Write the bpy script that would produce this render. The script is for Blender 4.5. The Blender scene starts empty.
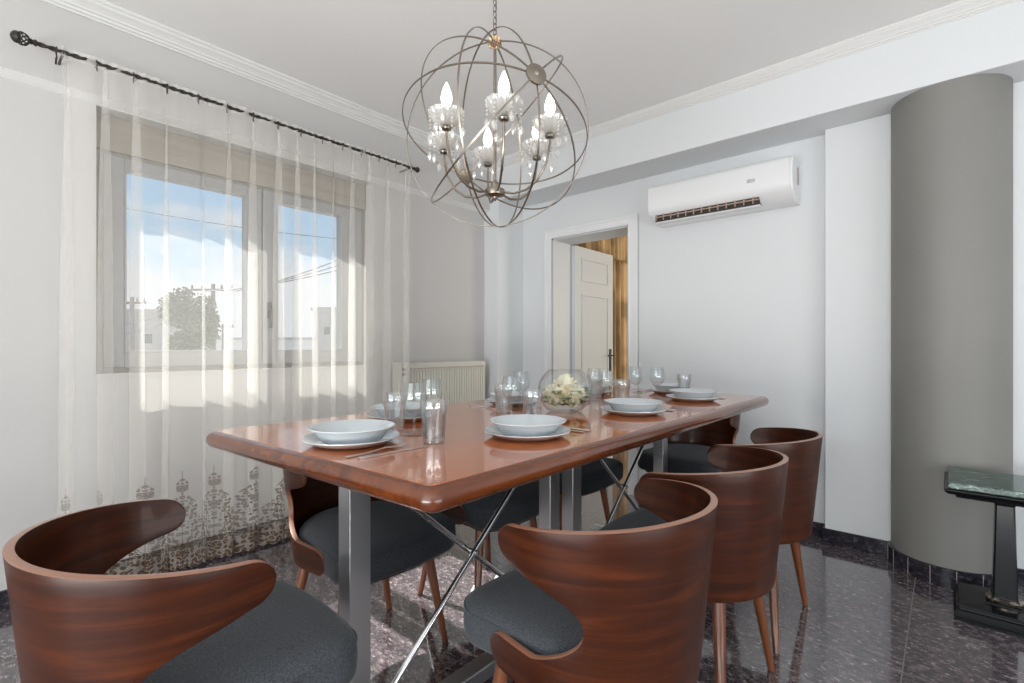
import bpy, bmesh, math, random
from mathutils import Vector, Matrix
random.seed(7)
PI = math.pi
R = math.radians
S = bpy.context.scene
COL = S.collection

# ------------------------------------------------------------------ camera
cam_d = bpy.data.cameras.new('camera'); cam = bpy.data.objects.new('camera', cam_d); COL.objects.link(cam)
cam.location = (0, 0, 1.13); cam.rotation_euler = (R(90), 0, R(41.4))
cam_d.sensor_width = 36; cam_d.lens = 17.4; cam_d.shift_y = 4.5/1024; cam_d.clip_start = 0.05; cam_d.clip_end = 500
S.camera = cam

# ------------------------------------------------------------------ view / world / lights
S.view_settings.view_transform = 'Standard'; S.view_settings.look = 'None'
S.view_settings.gamma = 1; S.view_settings.use_curve_mapping = False
S.view_settings.exposure = -0.45
S.cycles.max_bounces = 14; S.cycles.transparent_max_bounces = 24; S.cycles.transmission_bounces = 12
S.cycles.glossy_bounces = 6; S.cycles.diffuse_bounces = 6
S.cycles.use_denoising = True; S.cycles.sample_clamp_indirect = 6
S.cycles.caustics_refractive = False; S.cycles.caustics_reflective = False

W = bpy.data.worlds.new('sky'); S.world = W; W.use_nodes = True
nt = W.node_tree; nt.nodes.clear()
def N(nt, t, **k):
    n = nt.nodes.new(t)
    for a, b in k.items(): setattr(n, a, b)
    return n
out = N(nt, 'ShaderNodeOutputWorld'); bg = N(nt, 'ShaderNodeBackground'); bg.inputs[1].default_value = 1.3
tc = N(nt, 'ShaderNodeTexCoord'); sep = N(nt, 'ShaderNodeSeparateXYZ'); nt.links.new(tc.outputs['Generated'], sep.inputs[0])
ramp = N(nt, 'ShaderNodeValToRGB'); e = ramp.color_ramp.elements
e[0].position = 0.0; e[0].color = (0.80, 0.88, 0.95, 1); e[1].position = 0.55; e[1].color = (0.30, 0.54, 0.86, 1)
m = e.new(0.2); m.color = (0.50, 0.70, 0.90, 1)
nt.links.new(sep.outputs['Z'], ramp.inputs[0])
noi = N(nt, 'ShaderNodeTexNoise'); noi.inputs['Scale'].default_value = 4.5; noi.inputs['Detail'].default_value = 6
mp = N(nt, 'ShaderNodeMapping'); mp.inputs['Scale'].default_value = (1, 1, 2.4)
nt.links.new(tc.outputs['Generated'], mp.inputs[0]); nt.links.new(mp.outputs[0], noi.inputs['Vector'])
ma = N(nt, 'ShaderNodeMath', operation='MULTIPLY_ADD'); ma.inputs[1].default_value = -2.6; ma.inputs[2].default_value = 0.52
nt.links.new(sep.outputs['Z'], ma.inputs[0])
ad = N(nt, 'ShaderNodeMath', operation='ADD'); nt.links.new(ma.outputs[0], ad.inputs[0]); nt.links.new(noi.outputs['Fac'], ad.inputs[1])
cr = N(nt, 'ShaderNodeMapRange'); cr.inputs[1].default_value = 0.52; cr.inputs[2].default_value = 0.66
nt.links.new(ad.outputs[0], cr.inputs[0])
mx = N(nt, 'ShaderNodeMixRGB'); mx.inputs[2].default_value = (0.84, 0.85, 0.87, 1)
nt.links.new(cr.outputs[0], mx.inputs[0]); nt.links.new(ramp.outputs[0], mx.inputs[1])
nt.links.new(mx.outputs[0], bg.inputs[0]); nt.links.new(bg.outputs[0], out.inputs[0])

def light(kind, name, loc, rot, power, color=(1, 1, 1), **k):
    d = bpy.data.lights.new(name, kind); d.energy = power; d.color = color
    for a, b in k.items(): setattr(d, a, b)
    o = bpy.data.objects.new(name, d); o.location = loc; o.rotation_euler = rot; COL.objects.link(o); return o
light('SUN', 'sun', (-8, 1, 8), (0, R(-45), R(0)), 27.0, (1, .95, .88), angle=R(0.6))
# unseen fill lamps added behind and beside the camera to brighten the room
light('AREA', 'fill_near', (-0.1, -2.62, 1.35), (R(104), 0, 0), 74, (.96, .995, 1), shape='RECTANGLE', size=3.2, size_y=2.1)
light('AREA', 'fill_side', (3.12, 0.3, 1.35), (R(108), 0, R(90)), 20, (.93, .985, 1), shape='RECTANGLE', size=3.2, size_y=2.1)
light('AREA', 'ceiling_fill_near', (-0.1, -2.4, .45), (R(150), 0, 0), 170, (1, .995, .975), shape='RECTANGLE', size=3.0, size_y=.7)  # this and the next: low lamps added, aimed up to brighten the ceiling
light('AREA', 'ceiling_fill_side', (2.9, 0.3, .45), (R(150), 0, R(90)), 85, (1, .995, .975), shape='RECTANGLE', size=3.0, size_y=.7)
light('AREA', 'fill_other_room', (0.2, 5.6, 1.5), (R(90), 0, R(90)), 75, (1, .9, .75), shape='RECTANGLE', size=1.6, size_y=1.6)  # lamp added to light the drapes beyond the doorway

# ------------------------------------------------------------------ materials
def mat(name, color=(.8, .8, .8), rough=.5, metal=0, spec=.5, coat=0, **k):
    m = bpy.data.materials.new(name); m.use_nodes = True
    b = m.node_tree.nodes['Principled BSDF']
    b.inputs['Base Color'].default_value = (*color, 1); b.inputs['Roughness'].default_value = rough
    b.inputs['Metallic'].default_value = metal; b.inputs['Specular IOR Level'].default_value = spec
    b.inputs['Coat Weight'].default_value = coat; b.inputs['Coat Roughness'].default_value = .06
    for a, v in k.items(): b.inputs[a.replace('_', ' ')].default_value = v
    return m
def ramped(m, src, stops, inp='Base Color'):
    nt = m.node_tree; r = N(nt, 'ShaderNodeValToRGB'); el = r.color_ramp.elements
    el[0].position, el[0].color = stops[0][0], (*stops[0][1], 1)
    el[1].position, el[1].color = stops[-1][0], (*stops[-1][1], 1)
    for p, c in stops[1:-1]:
        q = el.new(p); q.color = (*c, 1)
    nt.links.new(src, r.inputs[0]); nt.links.new(r.outputs[0], nt.nodes['Principled BSDF'].inputs[inp]); return r
def noise(m, scale, mscale=(1, 1, 1), detail=4, coord='Object', dist=0, rough=.5):
    nt = m.node_tree; t = N(nt, 'ShaderNodeTexCoord'); mp = N(nt, 'ShaderNodeMapping'); mp.inputs['Scale'].default_value = mscale
    n = N(nt, 'ShaderNodeTexNoise'); n.inputs['Scale'].default_value = scale; n.inputs['Detail'].default_value = detail
    n.inputs['Distortion'].default_value = dist; n.inputs['Roughness'].default_value = rough
    nt.links.new(t.outputs[coord], mp.inputs[0]); nt.links.new(mp.outputs[0], n.inputs['Vector']); return n
def bump(m, src, strength, dist=.01):
    nt = m.node_tree; b = N(nt, 'ShaderNodeBump'); b.inputs['Strength'].default_value = strength; b.inputs['Distance'].default_value = dist
    nt.links.new(src, b.inputs['Height']); nt.links.new(b.outputs[0], nt.nodes['Principled BSDF'].inputs['Normal'])

M = {}
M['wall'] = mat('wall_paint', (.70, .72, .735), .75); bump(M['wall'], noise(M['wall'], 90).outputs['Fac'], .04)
M['wall_shaded'] = mat('shaded_wall_paint', (.53, .52, .51), .75); bump(M['wall_shaded'], noise(M['wall_shaded'], 90).outputs['Fac'], .04)  # warmer, darker wall paint; the window wall's weaker light is in the colour
M['ceiling'] = mat('ceiling_paint', (.83, .83, .82), .8)
M['plaster'] = mat('plaster_moulding', (.70, .70, .69), .6); M['soffit_lit'] = mat('lit_soffit_paint', (.84, .84, .83), .6)  # soffit colour brightened to paint in the light under the lintel beam
M['column'] = mat('grey_column_paint', (.235, .235, .225), .55); ramped(M['column'], noise(M['column'], 1.5).outputs['Fac'], [(.3, (.195, .19, .178)), (.7, (.225, .22, .205))])
# granite floor
g = mat('dark_granite', (.05, .05, .06), .10, coat=.7, spec=.8, Coat_IOR=1.9); M['granite'] = g
nt = g.node_tree
n1 = noise(g, 24, (1, 1.7, 1), 9, dist=.15, rough=.78)
n1.inputs['Vector'].links[0].from_node.inputs['Rotation'].default_value = (0, 0, R(25))
rr = ramped(g, n1.outputs['Fac'], [(.34, (.030, .024, .030)), (.50, (.085, .068, .078)), (.60, (.20, .16, .165)), (.70, (.46, .42, .42))])
n2 = noise(g, 42, (1, 1.6, 1), 4, dist=.3, rough=.7)
r2 = N(nt, 'ShaderNodeValToRGB'); r2.color_ramp.elements[0].position = .58; r2.color_ramp.elements[1].position = .66
nt.links.new(n2.outputs['Fac'], r2.inputs[0])
mixn = N(nt, 'ShaderNodeMixRGB'); mixn.inputs[2].default_value = (.42, .38, .40, 1)
nt.links.new(r2.outputs[0], mixn.inputs[0]); nt.links.new(rr.outputs[0], mixn.inputs[1])
br = N(nt, 'ShaderNodeTexBrick'); br.offset = 0; br.inputs['Scale'].default_value = 1; br.inputs['Mortar Size'].default_value = .0022
br.inputs['Mortar Smooth'].default_value = 0.1
br.inputs['Brick Width'].default_value = .6; br.inputs['Row Height'].default_value = .6
t = N(nt, 'ShaderNodeTexCoord'); mp = N(nt, 'ShaderNodeMapping'); mp.inputs['Location'].default_value = (.12, .22, 0)
nt.links.new(t.outputs['Object'], mp.inputs[0]); nt.links.new(mp.outputs[0], br.inputs['Vector'])
mix2 = N(nt, 'ShaderNodeMixRGB'); mix2.inputs[2].default_value = (.20, .19, .19, 1)
nt.links.new(br.outputs['Fac'], mix2.inputs[0]); nt.links.new(mixn.outputs[0], mix2.inputs[1])
nt.links.new(mix2.outputs[0], nt.nodes['Principled BSDF'].inputs['Base Color'])

M['granite_base'] = mat('dark_granite_skirting', (.02, .02, .025), .2, spec=.4)
ramped(M['granite_base'], noise(M['granite_base'], 38, (1, 1, 1.4), 8, rough=.75).outputs['Fac'], [(.40, (.010, .010, .014)), (.56, (.034, .030, .040)), (.68, (.16, .15, .17))])
def wood(name, stops, ms, rough=.3, coat=.6, scale=3.0, dist=.6):
    m = mat(name, stops[0][1], rough, coat=coat)
    n = noise(m, scale, ms, 7, dist=dist, rough=.6); ramped(m, n.outputs['Fac'], stops)
    return m
M['walnut'] = wood('walnut_plywood', [(.28, (.020, .0040, .0010)), (.5, (.042, .0085, .0018)), (.76, (.098, .022, .004))], (1.0, 1.0, 13), rough=.36, coat=.05)
M['walnut'].node_tree.nodes['Principled BSDF'].inputs['Specular IOR Level'].default_value = .3
M['ply_edge'] = mat('plywood_edge', (.30, .14, .085), .38, coat=.3)
M['leg_wood'] = wood('walnut_leg', [(.25, (.055, .016, .006)), (.5, (.15, .046, .016)), (.8, (.26, .09, .035))], (8, 8, 1), rough=.3, coat=.3)
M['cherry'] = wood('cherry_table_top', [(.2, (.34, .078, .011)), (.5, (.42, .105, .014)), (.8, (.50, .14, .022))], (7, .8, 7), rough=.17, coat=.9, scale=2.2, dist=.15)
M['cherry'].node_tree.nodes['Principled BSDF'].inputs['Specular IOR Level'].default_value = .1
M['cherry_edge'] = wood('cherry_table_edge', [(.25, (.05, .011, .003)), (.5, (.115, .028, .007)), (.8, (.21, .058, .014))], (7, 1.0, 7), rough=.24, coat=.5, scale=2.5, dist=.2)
M['fabric'] = mat('charcoal_fabric', (.05, .055, .062), .9, spec=.2, Sheen_Weight=.15)
nf = noise(M['fabric'], 260, (1, 1, 1), 3); ramped(M['fabric'], nf.outputs['Fac'], [(.3, (.030, .034, .040)), (.7, (.078, .085, .096))]); bump(M['fabric'], nf.outputs['Fac'], .25, .002)
M['steel'] = mat('brushed_steel', (.55, .55, .56), .30, .95); bump(M['steel'], noise(M['steel'], 60, (14, 14, .6)).outputs['Fac'], .05, .001)
M['chrome'] = mat('polished_steel', (.62, .62, .63), .16, 1.0)
M['nickel'] = mat('satin_nickel', (.27, .235, .195), .28, 1.0)
M['brass'] = mat('pale_brass', (.72, .52, .33), .2, 1.0)
M['iron'] = mat('dark_bronze', (.045, .04, .036), .45, .6)
M['cutlery'] = mat('cutlery_steel', (.72, .68, .65), .27, .9)
M['porcelain'] = mat('pale_porcelain', (.56, .60, .625), .12, coat=.4)
M['bulb'] = mat('frosted_bulb', (.95, .93, .9), .4, Emission_Color=(1, .93, .82, 1), Emission_Strength=5.0)
def glassm(name, col=(1, 1, 1), rough=0, ior=1.47, mixin=None):
    m = bpy.data.materials.new(name); m.use_nodes = True; nt = m.node_tree; nt.nodes.clear()
    o = N(nt, 'ShaderNodeOutputMaterial'); g = N(nt, 'ShaderNodeBsdfGlass'); g.inputs['Color'].default_value = (*col, 1)
    g.inputs['Roughness'].default_value = rough; g.inputs['IOR'].default_value = ior
    if mixin:
        x = N(nt, 'ShaderNodeBsdfTransparent' if mixin[0] == 't' else 'ShaderNodeBsdfTranslucent'); ms = N(nt, 'ShaderNodeMixShader'); ms.inputs[0].default_value = mixin[1]
        nt.links.new(g.outputs[0], ms.inputs[1]); nt.links.new(x.outputs[0], ms.inputs[2]); nt.links.new(ms.outputs[0], o.inputs[0])
    else: nt.links.new(g.outputs[0], o.inputs[0])
    return m
M['glass'] = glassm('clear_glass', (.985, .99, .99), mixin=('t', .45))
def thin_glass(name, ior=4.0, tint=(.955, .97, .972), f0=.09):
    m = bpy.data.materials.new(name); m.use_nodes = True; nt = m.node_tree; nt.nodes.clear()
    o = N(nt, 'ShaderNodeOutputMaterial'); tr = N(nt, 'ShaderNodeBsdfTransparent'); gl = N(nt, 'ShaderNodeBsdfGlossy'); gl.inputs['Roughness'].default_value = .02
    tr.inputs[0].default_value = (*tint, 1); lw = N(nt, 'ShaderNodeLayerWeight'); lw.inputs[0].default_value = .5; pw = N(nt, 'ShaderNodeMath', operation='POWER'); pw.inputs[1].default_value = ior
    sc = N(nt, 'ShaderNodeMath', operation='MULTIPLY_ADD'); sc.inputs[1].default_value = .75; sc.inputs[2].default_value = f0; mxs = N(nt, 'ShaderNodeMixShader')
    nt.links.new(lw.outputs['Facing'], pw.inputs[0]); nt.links.new(pw.outputs[0], sc.inputs[0]); nt.links.new(sc.outputs[0], mxs.inputs[0]); nt.links.new(tr.outputs[0], mxs.inputs[1]); nt.links.new(gl.outputs[0], mxs.inputs[2]); nt.links.new(mxs.outputs[0], o.inputs[0])
    return m
M['crystal'] = thin_glass('cut_crystal', 2.0, (.97, .97, .96), .2)
nt = M['crystal'].node_tree; o = [n for n in nt.nodes if n.type == 'OUTPUT_MATERIAL'][0]; prev = o.inputs[0].links[0].from_socket
tl = N(nt, 'ShaderNodeBsdfTranslucent'); df = N(nt, 'ShaderNodeBsdfDiffuse'); a_ = N(nt, 'ShaderNodeMixShader'); b_ = N(nt, 'ShaderNodeMixShader'); b_.inputs[0].default_value = .42
for x in (tl, df): x.inputs[0].default_value = (.95, .94, .91, 1)
nt.links.new(tl.outputs[0], a_.inputs[1]); nt.links.new(df.outputs[0], a_.inputs[2]); nt.links.new(prev, b_.inputs[1]); nt.links.new(a_.outputs[0], b_.inputs[2]); nt.links.new(b_.outputs[0], o.inputs[0])
M['thin'] = thin_glass('blown_thin_glass')
M['vase'] = thin_glass('vase_glass', 3.2, (.985, .99, .99), .03)
M['thin_thick'] = thin_glass('pressed_glass', 2.2, (.925, .945, .95), .17)
wp = bpy.data.materials.new('window_pane'); wp.use_nodes = True; nt = wp.node_tree; nt.nodes.clear()
o = N(nt, 'ShaderNodeOutputMaterial'); tr = N(nt, 'ShaderNodeBsdfTransparent'); gl = N(nt, 'ShaderNodeBsdfGlossy'); gl.inputs['Roughness'].default_value = 0
tr.inputs[0].default_value = (.94, .96, .97, 1); fr = N(nt, 'ShaderNodeFresnel'); fr.inputs[0].default_value = 1.3; mxs = N(nt, 'ShaderNodeMixShader')
nt.links.new(fr.outputs[0], mxs.inputs[0]); nt.links.new(tr.outputs[0], mxs.inputs[1]); nt.links.new(gl.outputs[0], mxs.inputs[2]); nt.links.new(mxs.outputs[0], o.inputs[0])
M['pane'] = wp
M['pvc'] = mat('grey_aluminium_frame', (.30, .30, .30), .4); M['pvc_dark'] = mat('grey_reveal', (.24, .225, .20), .6)
M['shutter'] = mat('beige_shutter_box', (.46, .42, .36), .6)
nb = noise(M['shutter'], 3, (1, .5, 14), 5); ramped(M['shutter'], nb.outputs['Fac'], [(.3, (.27, .24, .195)), (.7, (.34, .305, .25))])
M['white'] = mat('white_lacquer', (.78, .79, .80), .22, coat=.3); M['door'] = mat('white_door_paint', (.62, .64, .66), .4)
M['cream'] = mat('cream_enamel', (.66, .64, .57), .35)
M['vane_grey'] = mat('dark_grey_handle', (.11, .11, .11), .4)
M['black'] = mat('black_lacquer', (.006, .006, .007), .16, spec=.25)
M['dark'] = mat('dark_recess', (.03, .025, .022), .6); M['vane'] = mat('vent_vane', (.42, .30, .24), .5)
mb_ = mat('green_marble', (.03, .07, .06), .12, spec=.35); M['marble'] = mb_
ramped(mb_, noise(mb_, 30, (1, 2.2, 2.2), 9, dist=.8, rough=.8).outputs['Fac'], [(.38, (.010, .028, .024)), (.52, (.035, .075, .062)), (.60, (.14, .22, .19)), (.68, (.55, .62, .58))])
gold = mat('gold_drape', (.45, .30, .15), .6, Sheen_Weight=.3); M['gold'] = gold
ramped(gold, noise(gold, 3, (1, 1, 1), 1).outputs['Fac'], [(.40, (.33, .225, .11)), (.48, (.52, .35, .17)), (.60, (.66, .46, .26))])
M['petal'] = mat('cream_petal', (.93, .90, .76), .55)
M['petal_peach'] = mat('peach_petal', (.95, .86, .66), .55)
M['leaf'] = mat('green_leaf', (.035, .11, .015), .4); M['leaf_light'] = mat('light_green_leaf', (.16, .25, .03), .4)
ramped(M['leaf'], noise(M['leaf'], 30).outputs['Fac'], [(.3, (.03, .12, .015)), (.7, (.11, .26, .04))])
M['tree'] = mat('tree_foliage', (.10, .13, .08), .8); M['bark'] = mat('bark', (.12, .09, .07), .9)
M['stucco'] = mat('grey_stucco', (.42, .38, .36), .9); M['stucco_pale'] = mat('pale_stucco', (.62, .60, .58), .9)
M['ground'] = mat('distant_ground', (.30, .30, .29), .95); M['woodpole'] = mat('weathered_pole', (.16, .13, .11), .9)
M['cable'] = mat('black_cable', (.03, .03, .035), .7); M['winglass'] = mat('distant_window', (.08, .09, .11), .2)
M['rubber'] = mat('black_socket', (.02, .02, .02), .5); M['badge'] = mat('silver_badge', (.6, .62, .64), .25, .7)

# sheer curtain cloth: open weave, with brown embroidery towards the hem (UV: u = metres along cloth, v = height)
def sheer_mat():
    m = bpy.data.materials.new('sheer_voile'); m.use_nodes = True; nt = m.node_tree; nt.nodes.clear(); L = nt.links.new
    o = N(nt, 'ShaderNodeOutputMaterial')
    uv = N(nt, 'ShaderNodeTexCoord'); sp = N(nt, 'ShaderNodeSeparateXYZ'); L(uv.outputs['UV'], sp.inputs[0])
    def mt(op, a, b=None, c=None):
        n = N(nt, 'ShaderNodeMath', operation=op)
        for i, v in enumerate((a, b, c)):
            if v is None: continue
            if isinstance(v, (int, float)): n.inputs[i].default_value = v
            else: L(v, n.inputs[i])
        return n.outputs[0]
    U, V = sp.outputs[0], sp.outputs[1]
    P = .34
    fu = mt('SUBTRACT', mt('FRACT', mt('DIVIDE', U, P)), .5)      # -.5 .. .5
    au = mt('MULTIPLY', mt('ABSOLUTE', fu), P)                     # metres from motif centre
    # half width of the tapering tower motif
    hw = mt('MULTIPLY', mt('POWER', mt('MAXIMUM', mt('SUBTRACT', 1.0, mt('DIVIDE', mt('SUBTRACT', V, .10), .40)), 0.0), 1.25), .15)
    wob = mt('MULTIPLY', mt('SINE', mt('MULTIPLY', V, 62.0)), .012)
    ins = mt('LESS_THAN', au, mt('MAXIMUM', mt('ADD', hw, mt('MULTIPLY', wob, mt('LESS_THAN', V, .5))), .0))
    vor = N(nt, 'ShaderNodeTexVoronoi'); vor.feature = 'F1'; vor.inputs['Scale'].default_value = 58; vor.inputs['Randomness'].default_value = .55
    cmb = N(nt, 'ShaderNodeCombineXYZ'); L(mt('MULTIPLY', au, 1.0), cmb.inputs[0]); L(V, cmb.inputs[1]); L(cmb.outputs[0], vor.inputs['Vector'])
    ringd = mt('ABSOLUTE', mt('SUBTRACT', vor.outputs['Distance'], .34))
    lace = mt('LESS_THAN', ringd, .165)
    spine = mt('MULTIPLY', mt('LESS_THAN', au, .002), mt('LESS_THAN', V, .50))
    fine = N(nt, 'ShaderNodeTexVoronoi'); fine.inputs['Scale'].default_value = 120; L(uv.outputs['UV'], fine.inputs['Vector'])
    band = mt('MULTIPLY', mt('LESS_THAN', V, .115), mt('GREATER_THAN', fine.outputs['Distance'], .30))
    pat = mt('MINIMUM', mt('ADD', mt('ADD', mt('MULTIPLY', ins, lace), mt('MULTIPLY', spine, .8)), mt('MULTIPLY', band, .6)), 1.0)
    top = mt('GREATER_THAN', V, 2.345)                              # heading tape
    tr = N(nt, 'ShaderNodeBsdfTransparent'); tl = N(nt, 'ShaderNodeBsdfTranslucent'); df = N(nt, 'ShaderNodeBsdfDiffuse')
    colm = N(nt, 'ShaderNodeMixRGB'); colm.inputs[1].default_value = (.90, .875, .83, 1); colm.inputs[2].default_value = (.16, .10, .06, 1)
    L(pat, colm.inputs[0]); L(colm.outputs[0], tl.inputs[0]); L(colm.outputs[0], df.inputs[0])
    a = N(nt, 'ShaderNodeMixShader'); a.inputs[0].default_value = .62; L(tl.outputs[0], a.inputs[1]); L(df.outputs[0], a.inputs[2])
    base = mt('ADD', mt('MULTIPLY', mt('LESS_THAN', V, .115), .22), .215)
    fac = mt('MINIMUM', mt('ADD', mt('ADD', base, mt('MULTIPLY', pat, .38)), mt('MULTIPLY', top, .3)), .95)
    b = N(nt, 'ShaderNodeMixShader'); L(fac, b.inputs[0]); L(tr.outputs[0], b.inputs[1]); L(a.outputs[0], b.inputs[2]); L(b.outputs[0], o.inputs[0])
    return m
M['sheer'] = sheer_mat()

# ------------------------------------------------------------------ helpers
class MB:
    """collects geometry; build() links it as ONE mesh object"""
    def __init__(s): s.bm = bmesh.new(); s.mi = 0
    def face(s, vs):
        try:
            f = s.bm.faces.new(vs); f.material_index = s.mi; return f
        except ValueError: return None
    def box(s, a, b, rot=None, at=None):
        x0, y0, z0 = a; x1, y1, z1 = b
        P = [(x0, y0, z0), (x1, y0, z0), (x1, y1, z0), (x0, y1, z0), (x0, y0, z1), (x1, y0, z1), (x1, y1, z1), (x0, y1, z1)]
        P = [Vector(p) for p in P]
        if rot is not None: P = [rot @ p for p in P]
        if at is not None: P = [p + Vector(at) for p in P]
        v = [s.bm.verts.new(p) for p in P]
        for q in ((0, 3, 2, 1), (4, 5, 6, 7), (0, 1, 5, 4), (1, 2, 6, 5), (2, 3, 7, 6), (3, 0, 4, 7)): s.face([v[i] for i in q])
        return s
    def rings(s, rs, cap0=True, cap1=True, closed=False):
        V = [[s.bm.verts.new(p) for p in r] for r in rs]; n = len(V[0])
        pr = list(zip(V, V[1:])) + ([(V[-1], V[0])] if closed else [])
        for a, b in pr:
            for i in range(n): s.face([a[i], a[(i+1) % n], b[(i+1) % n], b[i]])
        if not closed:
            if cap0: s.face(V[0][::-1])
            if cap1: s.face(V[-1])
        return s
    def lathe(s, prof, n=32, at=(0, 0, 0), mod=None, cap0=True, cap1=True):
        rs = []
        for r, z in prof:
            ring = []
            for i in range(n):
                t = 2*PI*i/n; q = r*(mod(t, z, r) if mod else 1)
                ring.append((at[0]+q*math.cos(t), at[1]+q*math.sin(t), at[2]+z))
            rs.append(ring)
        return s.rings(rs, cap0, cap1)
    def tube(s, pts, rad, n=10, closed=False, flat=None):
        """flat=(normal, half_width, half_thick): band section across a planar ring"""
        pts = [Vector(p) for p in pts]; k = len(pts); rs = []; up = None
        for i, p in enumerate(pts):
            if closed: d = pts[(i+1) % k]-pts[i-1]
            else: d = pts[min(i+1, k-1)]-pts[max(i-1, 0)]
            d.normalize()
            r = rad[i] if isinstance(rad, (list, tuple)) else rad
            if up is None:
                up = Vector((0, 0, 1)) if abs(d.z) < .9 else Vector((1, 0, 0))
            a = (up - d*up.dot(d)).normalized(); up = a; b = d.cross(a)
            rs.append([p + a*r*math.cos(2*PI*j/n) + b*r*math.sin(2*PI*j/n) for j in range(n)])
        return s.rings(rs, closed=closed)
    def grid(s, f, nu, nv, uvf=None):
        V = [[s.bm.verts.new(f(i/nu, j/nv)) for j in range(nv+1)] for i in range(nu+1)]
        uvl = s.bm.loops.layers.uv.verify() if uvf else None
        for i in range(nu):
            for j in range(nv):
                fc = s.face([V[i][j], V[i+1][j], V[i+1][j+1], V[i][j+1]])
                if uvf:
                    for lp, (a, b) in zip(fc.loops, ((i, j), (i+1, j), (i+1, j+1), (i, j+1))): lp[uvl].uv = uvf(a/nu, b/nv)
        return s
    def build(s, name, mats, parent=None, smooth=True, bevel=0, seg=2, normals=True, angle=35, loc=None, rot=None):
        if normals: bmesh.ops.recalc_face_normals(s.bm, faces=s.bm.faces)
        me = bpy.data.meshes.new(name); s.bm.to_mesh(me); s.bm.free()
        for m in (mats if isinstance(mats, (list, tuple)) else [mats]): me.materials.append(m)
        if smooth:
            me.polygons.foreach_set('use_smooth', [True]*len(me.polygons)); me.set_sharp_from_angle(angle=R(angle))
        o = bpy.data.objects.new(name, me); COL.objects.link(o)
        if parent: o.parent = parent
        if loc: o.location = loc
        if rot: o.rotation_euler = rot
        if bevel:
            b = o.modifiers.new('edge', 'BEVEL'); b.width = bevel; b.segments = seg; b.limit_method = 'ANGLE'; b.angle_limit = R(40)
        return o
def tag(o, label, cat, group=None, kind=None):
    o['label'] = label; o['category'] = cat
    if group: o['group'] = group
    if kind: o['kind'] = kind
    return o
def thing(name, label, cat, loc=(0, 0, 0), rz=0, group=None):
    o = bpy.data.objects.new(name, None); o.empty_display_size = .05; COL.objects.link(o); o.location = loc; o.rotation_euler = (0, 0, rz)
    return tag(o, label, cat, group)
def copy_tree(o, parent=None):
    c = o.copy(); COL.objects.link(c); c.parent = parent
    for ch in list(o.children): copy_tree(ch, c)
    return c
def struct(o, label=None):
    o['kind'] = 'structure'
    if label: o['label'] = label
    return o
def rr_outline(x0, x1, y0, y1, r, k=6):
    P = []
    for cx, cy, a0 in ((x1-r, y1-r, 0), (x0+r, y1-r, 90), (x0+r, y0+r, 180), (x1-r, y0+r, 270)):
        for i in range(k+1):
            a = R(a0+90*i/k); P.append((cx+r*math.cos(a), cy+r*math.sin(a)))
    return P

# ------------------------------------------------------------------ room shell
WX = -3.05                       # face of the window wall
H = 2.71
struct(MB().box((-3.9, -2.9, -.12), (3.5, 7.6, 0)).build('floor', M['granite'], smooth=False), 'dark polished granite tile floor')
struct(MB().box((-3.4, -2.9, H), (3.5, 7.6, H+.15)).build('ceiling', M['ceiling'], smooth=False), 'plain white ceiling')
b = MB()                          # window wall with its opening
b.box((WX-.27, -2.7, 0), (WX, .46, H)).box((WX-.27, 1.975, 0), (WX, 7.5, H)).box((WX-.27, .46, 0), (WX, 1.975, .99)).box((WX-.27, .46, 2.28), (WX, 1.975, H))
struct(b.build('wall_window', M['wall_shaded'], smooth=False), 'white wall with the window')
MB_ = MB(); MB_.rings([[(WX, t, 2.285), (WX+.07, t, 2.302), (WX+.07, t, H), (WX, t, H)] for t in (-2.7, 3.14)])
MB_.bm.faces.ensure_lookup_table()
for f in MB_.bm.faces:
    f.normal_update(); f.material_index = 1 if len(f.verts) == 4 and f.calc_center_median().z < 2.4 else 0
struct(MB_.build('trim_1', [M['wall_shaded'], M['soffit_lit']], smooth=False), 'shallow lintel beam above the window')
# back wall with doorway
DX0, DX1, DZ, BY, BT = -2.554, -1.826, 2.05, 3.42, .27
b = MB().box((WX, BY, 0), (DX0, BY+BT, H)).box((DX1, BY, 0), (3.2, BY+BT, H)).box((DX0, BY, DZ), (DX1, BY+BT, H))
struct(b.build('wall_back', M['wall'], smooth=False), 'white wall with the doorway')
struct(MB().box((WX, 3.09, 0), (-2.88, BY, 2.38)).build('trim_2', M['wall'], smooth=False, bevel=.004), 'slim white pilaster in the room corner')
struct(MB().box((WX+.07, 3.10, 2.38), (3.2, BY, H)).build('trim_3', M['wall'], smooth=False, bevel=.004), 'deep white beam across the room')
struct(MB().box((-.535, 3.34, 0), (3.2, BY, 2.38)).build('trim_4', M['wall'], smooth=False, bevel=.004), 'broad flat pilaster beside the grey column')
col = MB().lathe([(.23, 0), (.23, 2.38)], 96, (0, 3.33, 0)).build('wall_column', M['column'])
struct(col, 'round grey painted column')
# crown mouldings
def crown(name, prof, a, b_, axis):
    mbb = MB(); rs = []
    for t in (a, b_):
        rs.append([((WX+.07+p, t, H-q) if axis == 'y' else (t, 3.10-p, H-q)) for p, q in prof])
    mbb.rings(rs); return struct(mbb.build(name, M['plaster'], smooth=False), 'stepped white crown moulding')
pf = [(0, 0), (1, 0), (1, .12), (.93, .2), (.86, .2), (.80, .34), (.62, .46), (.46, .60), (.42, .70), (.30, .72), (.26, .86), (.12, .9), (.10, 1), (0, 1)]
crown('trim_5', [(p*.085, q*.068) for p, q in pf], -2.7, 3.10, 'y')
crown('trim_6', [(p*.045, q*.062) for p, q in pf], WX+.08, 3.2, 'x')
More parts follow.
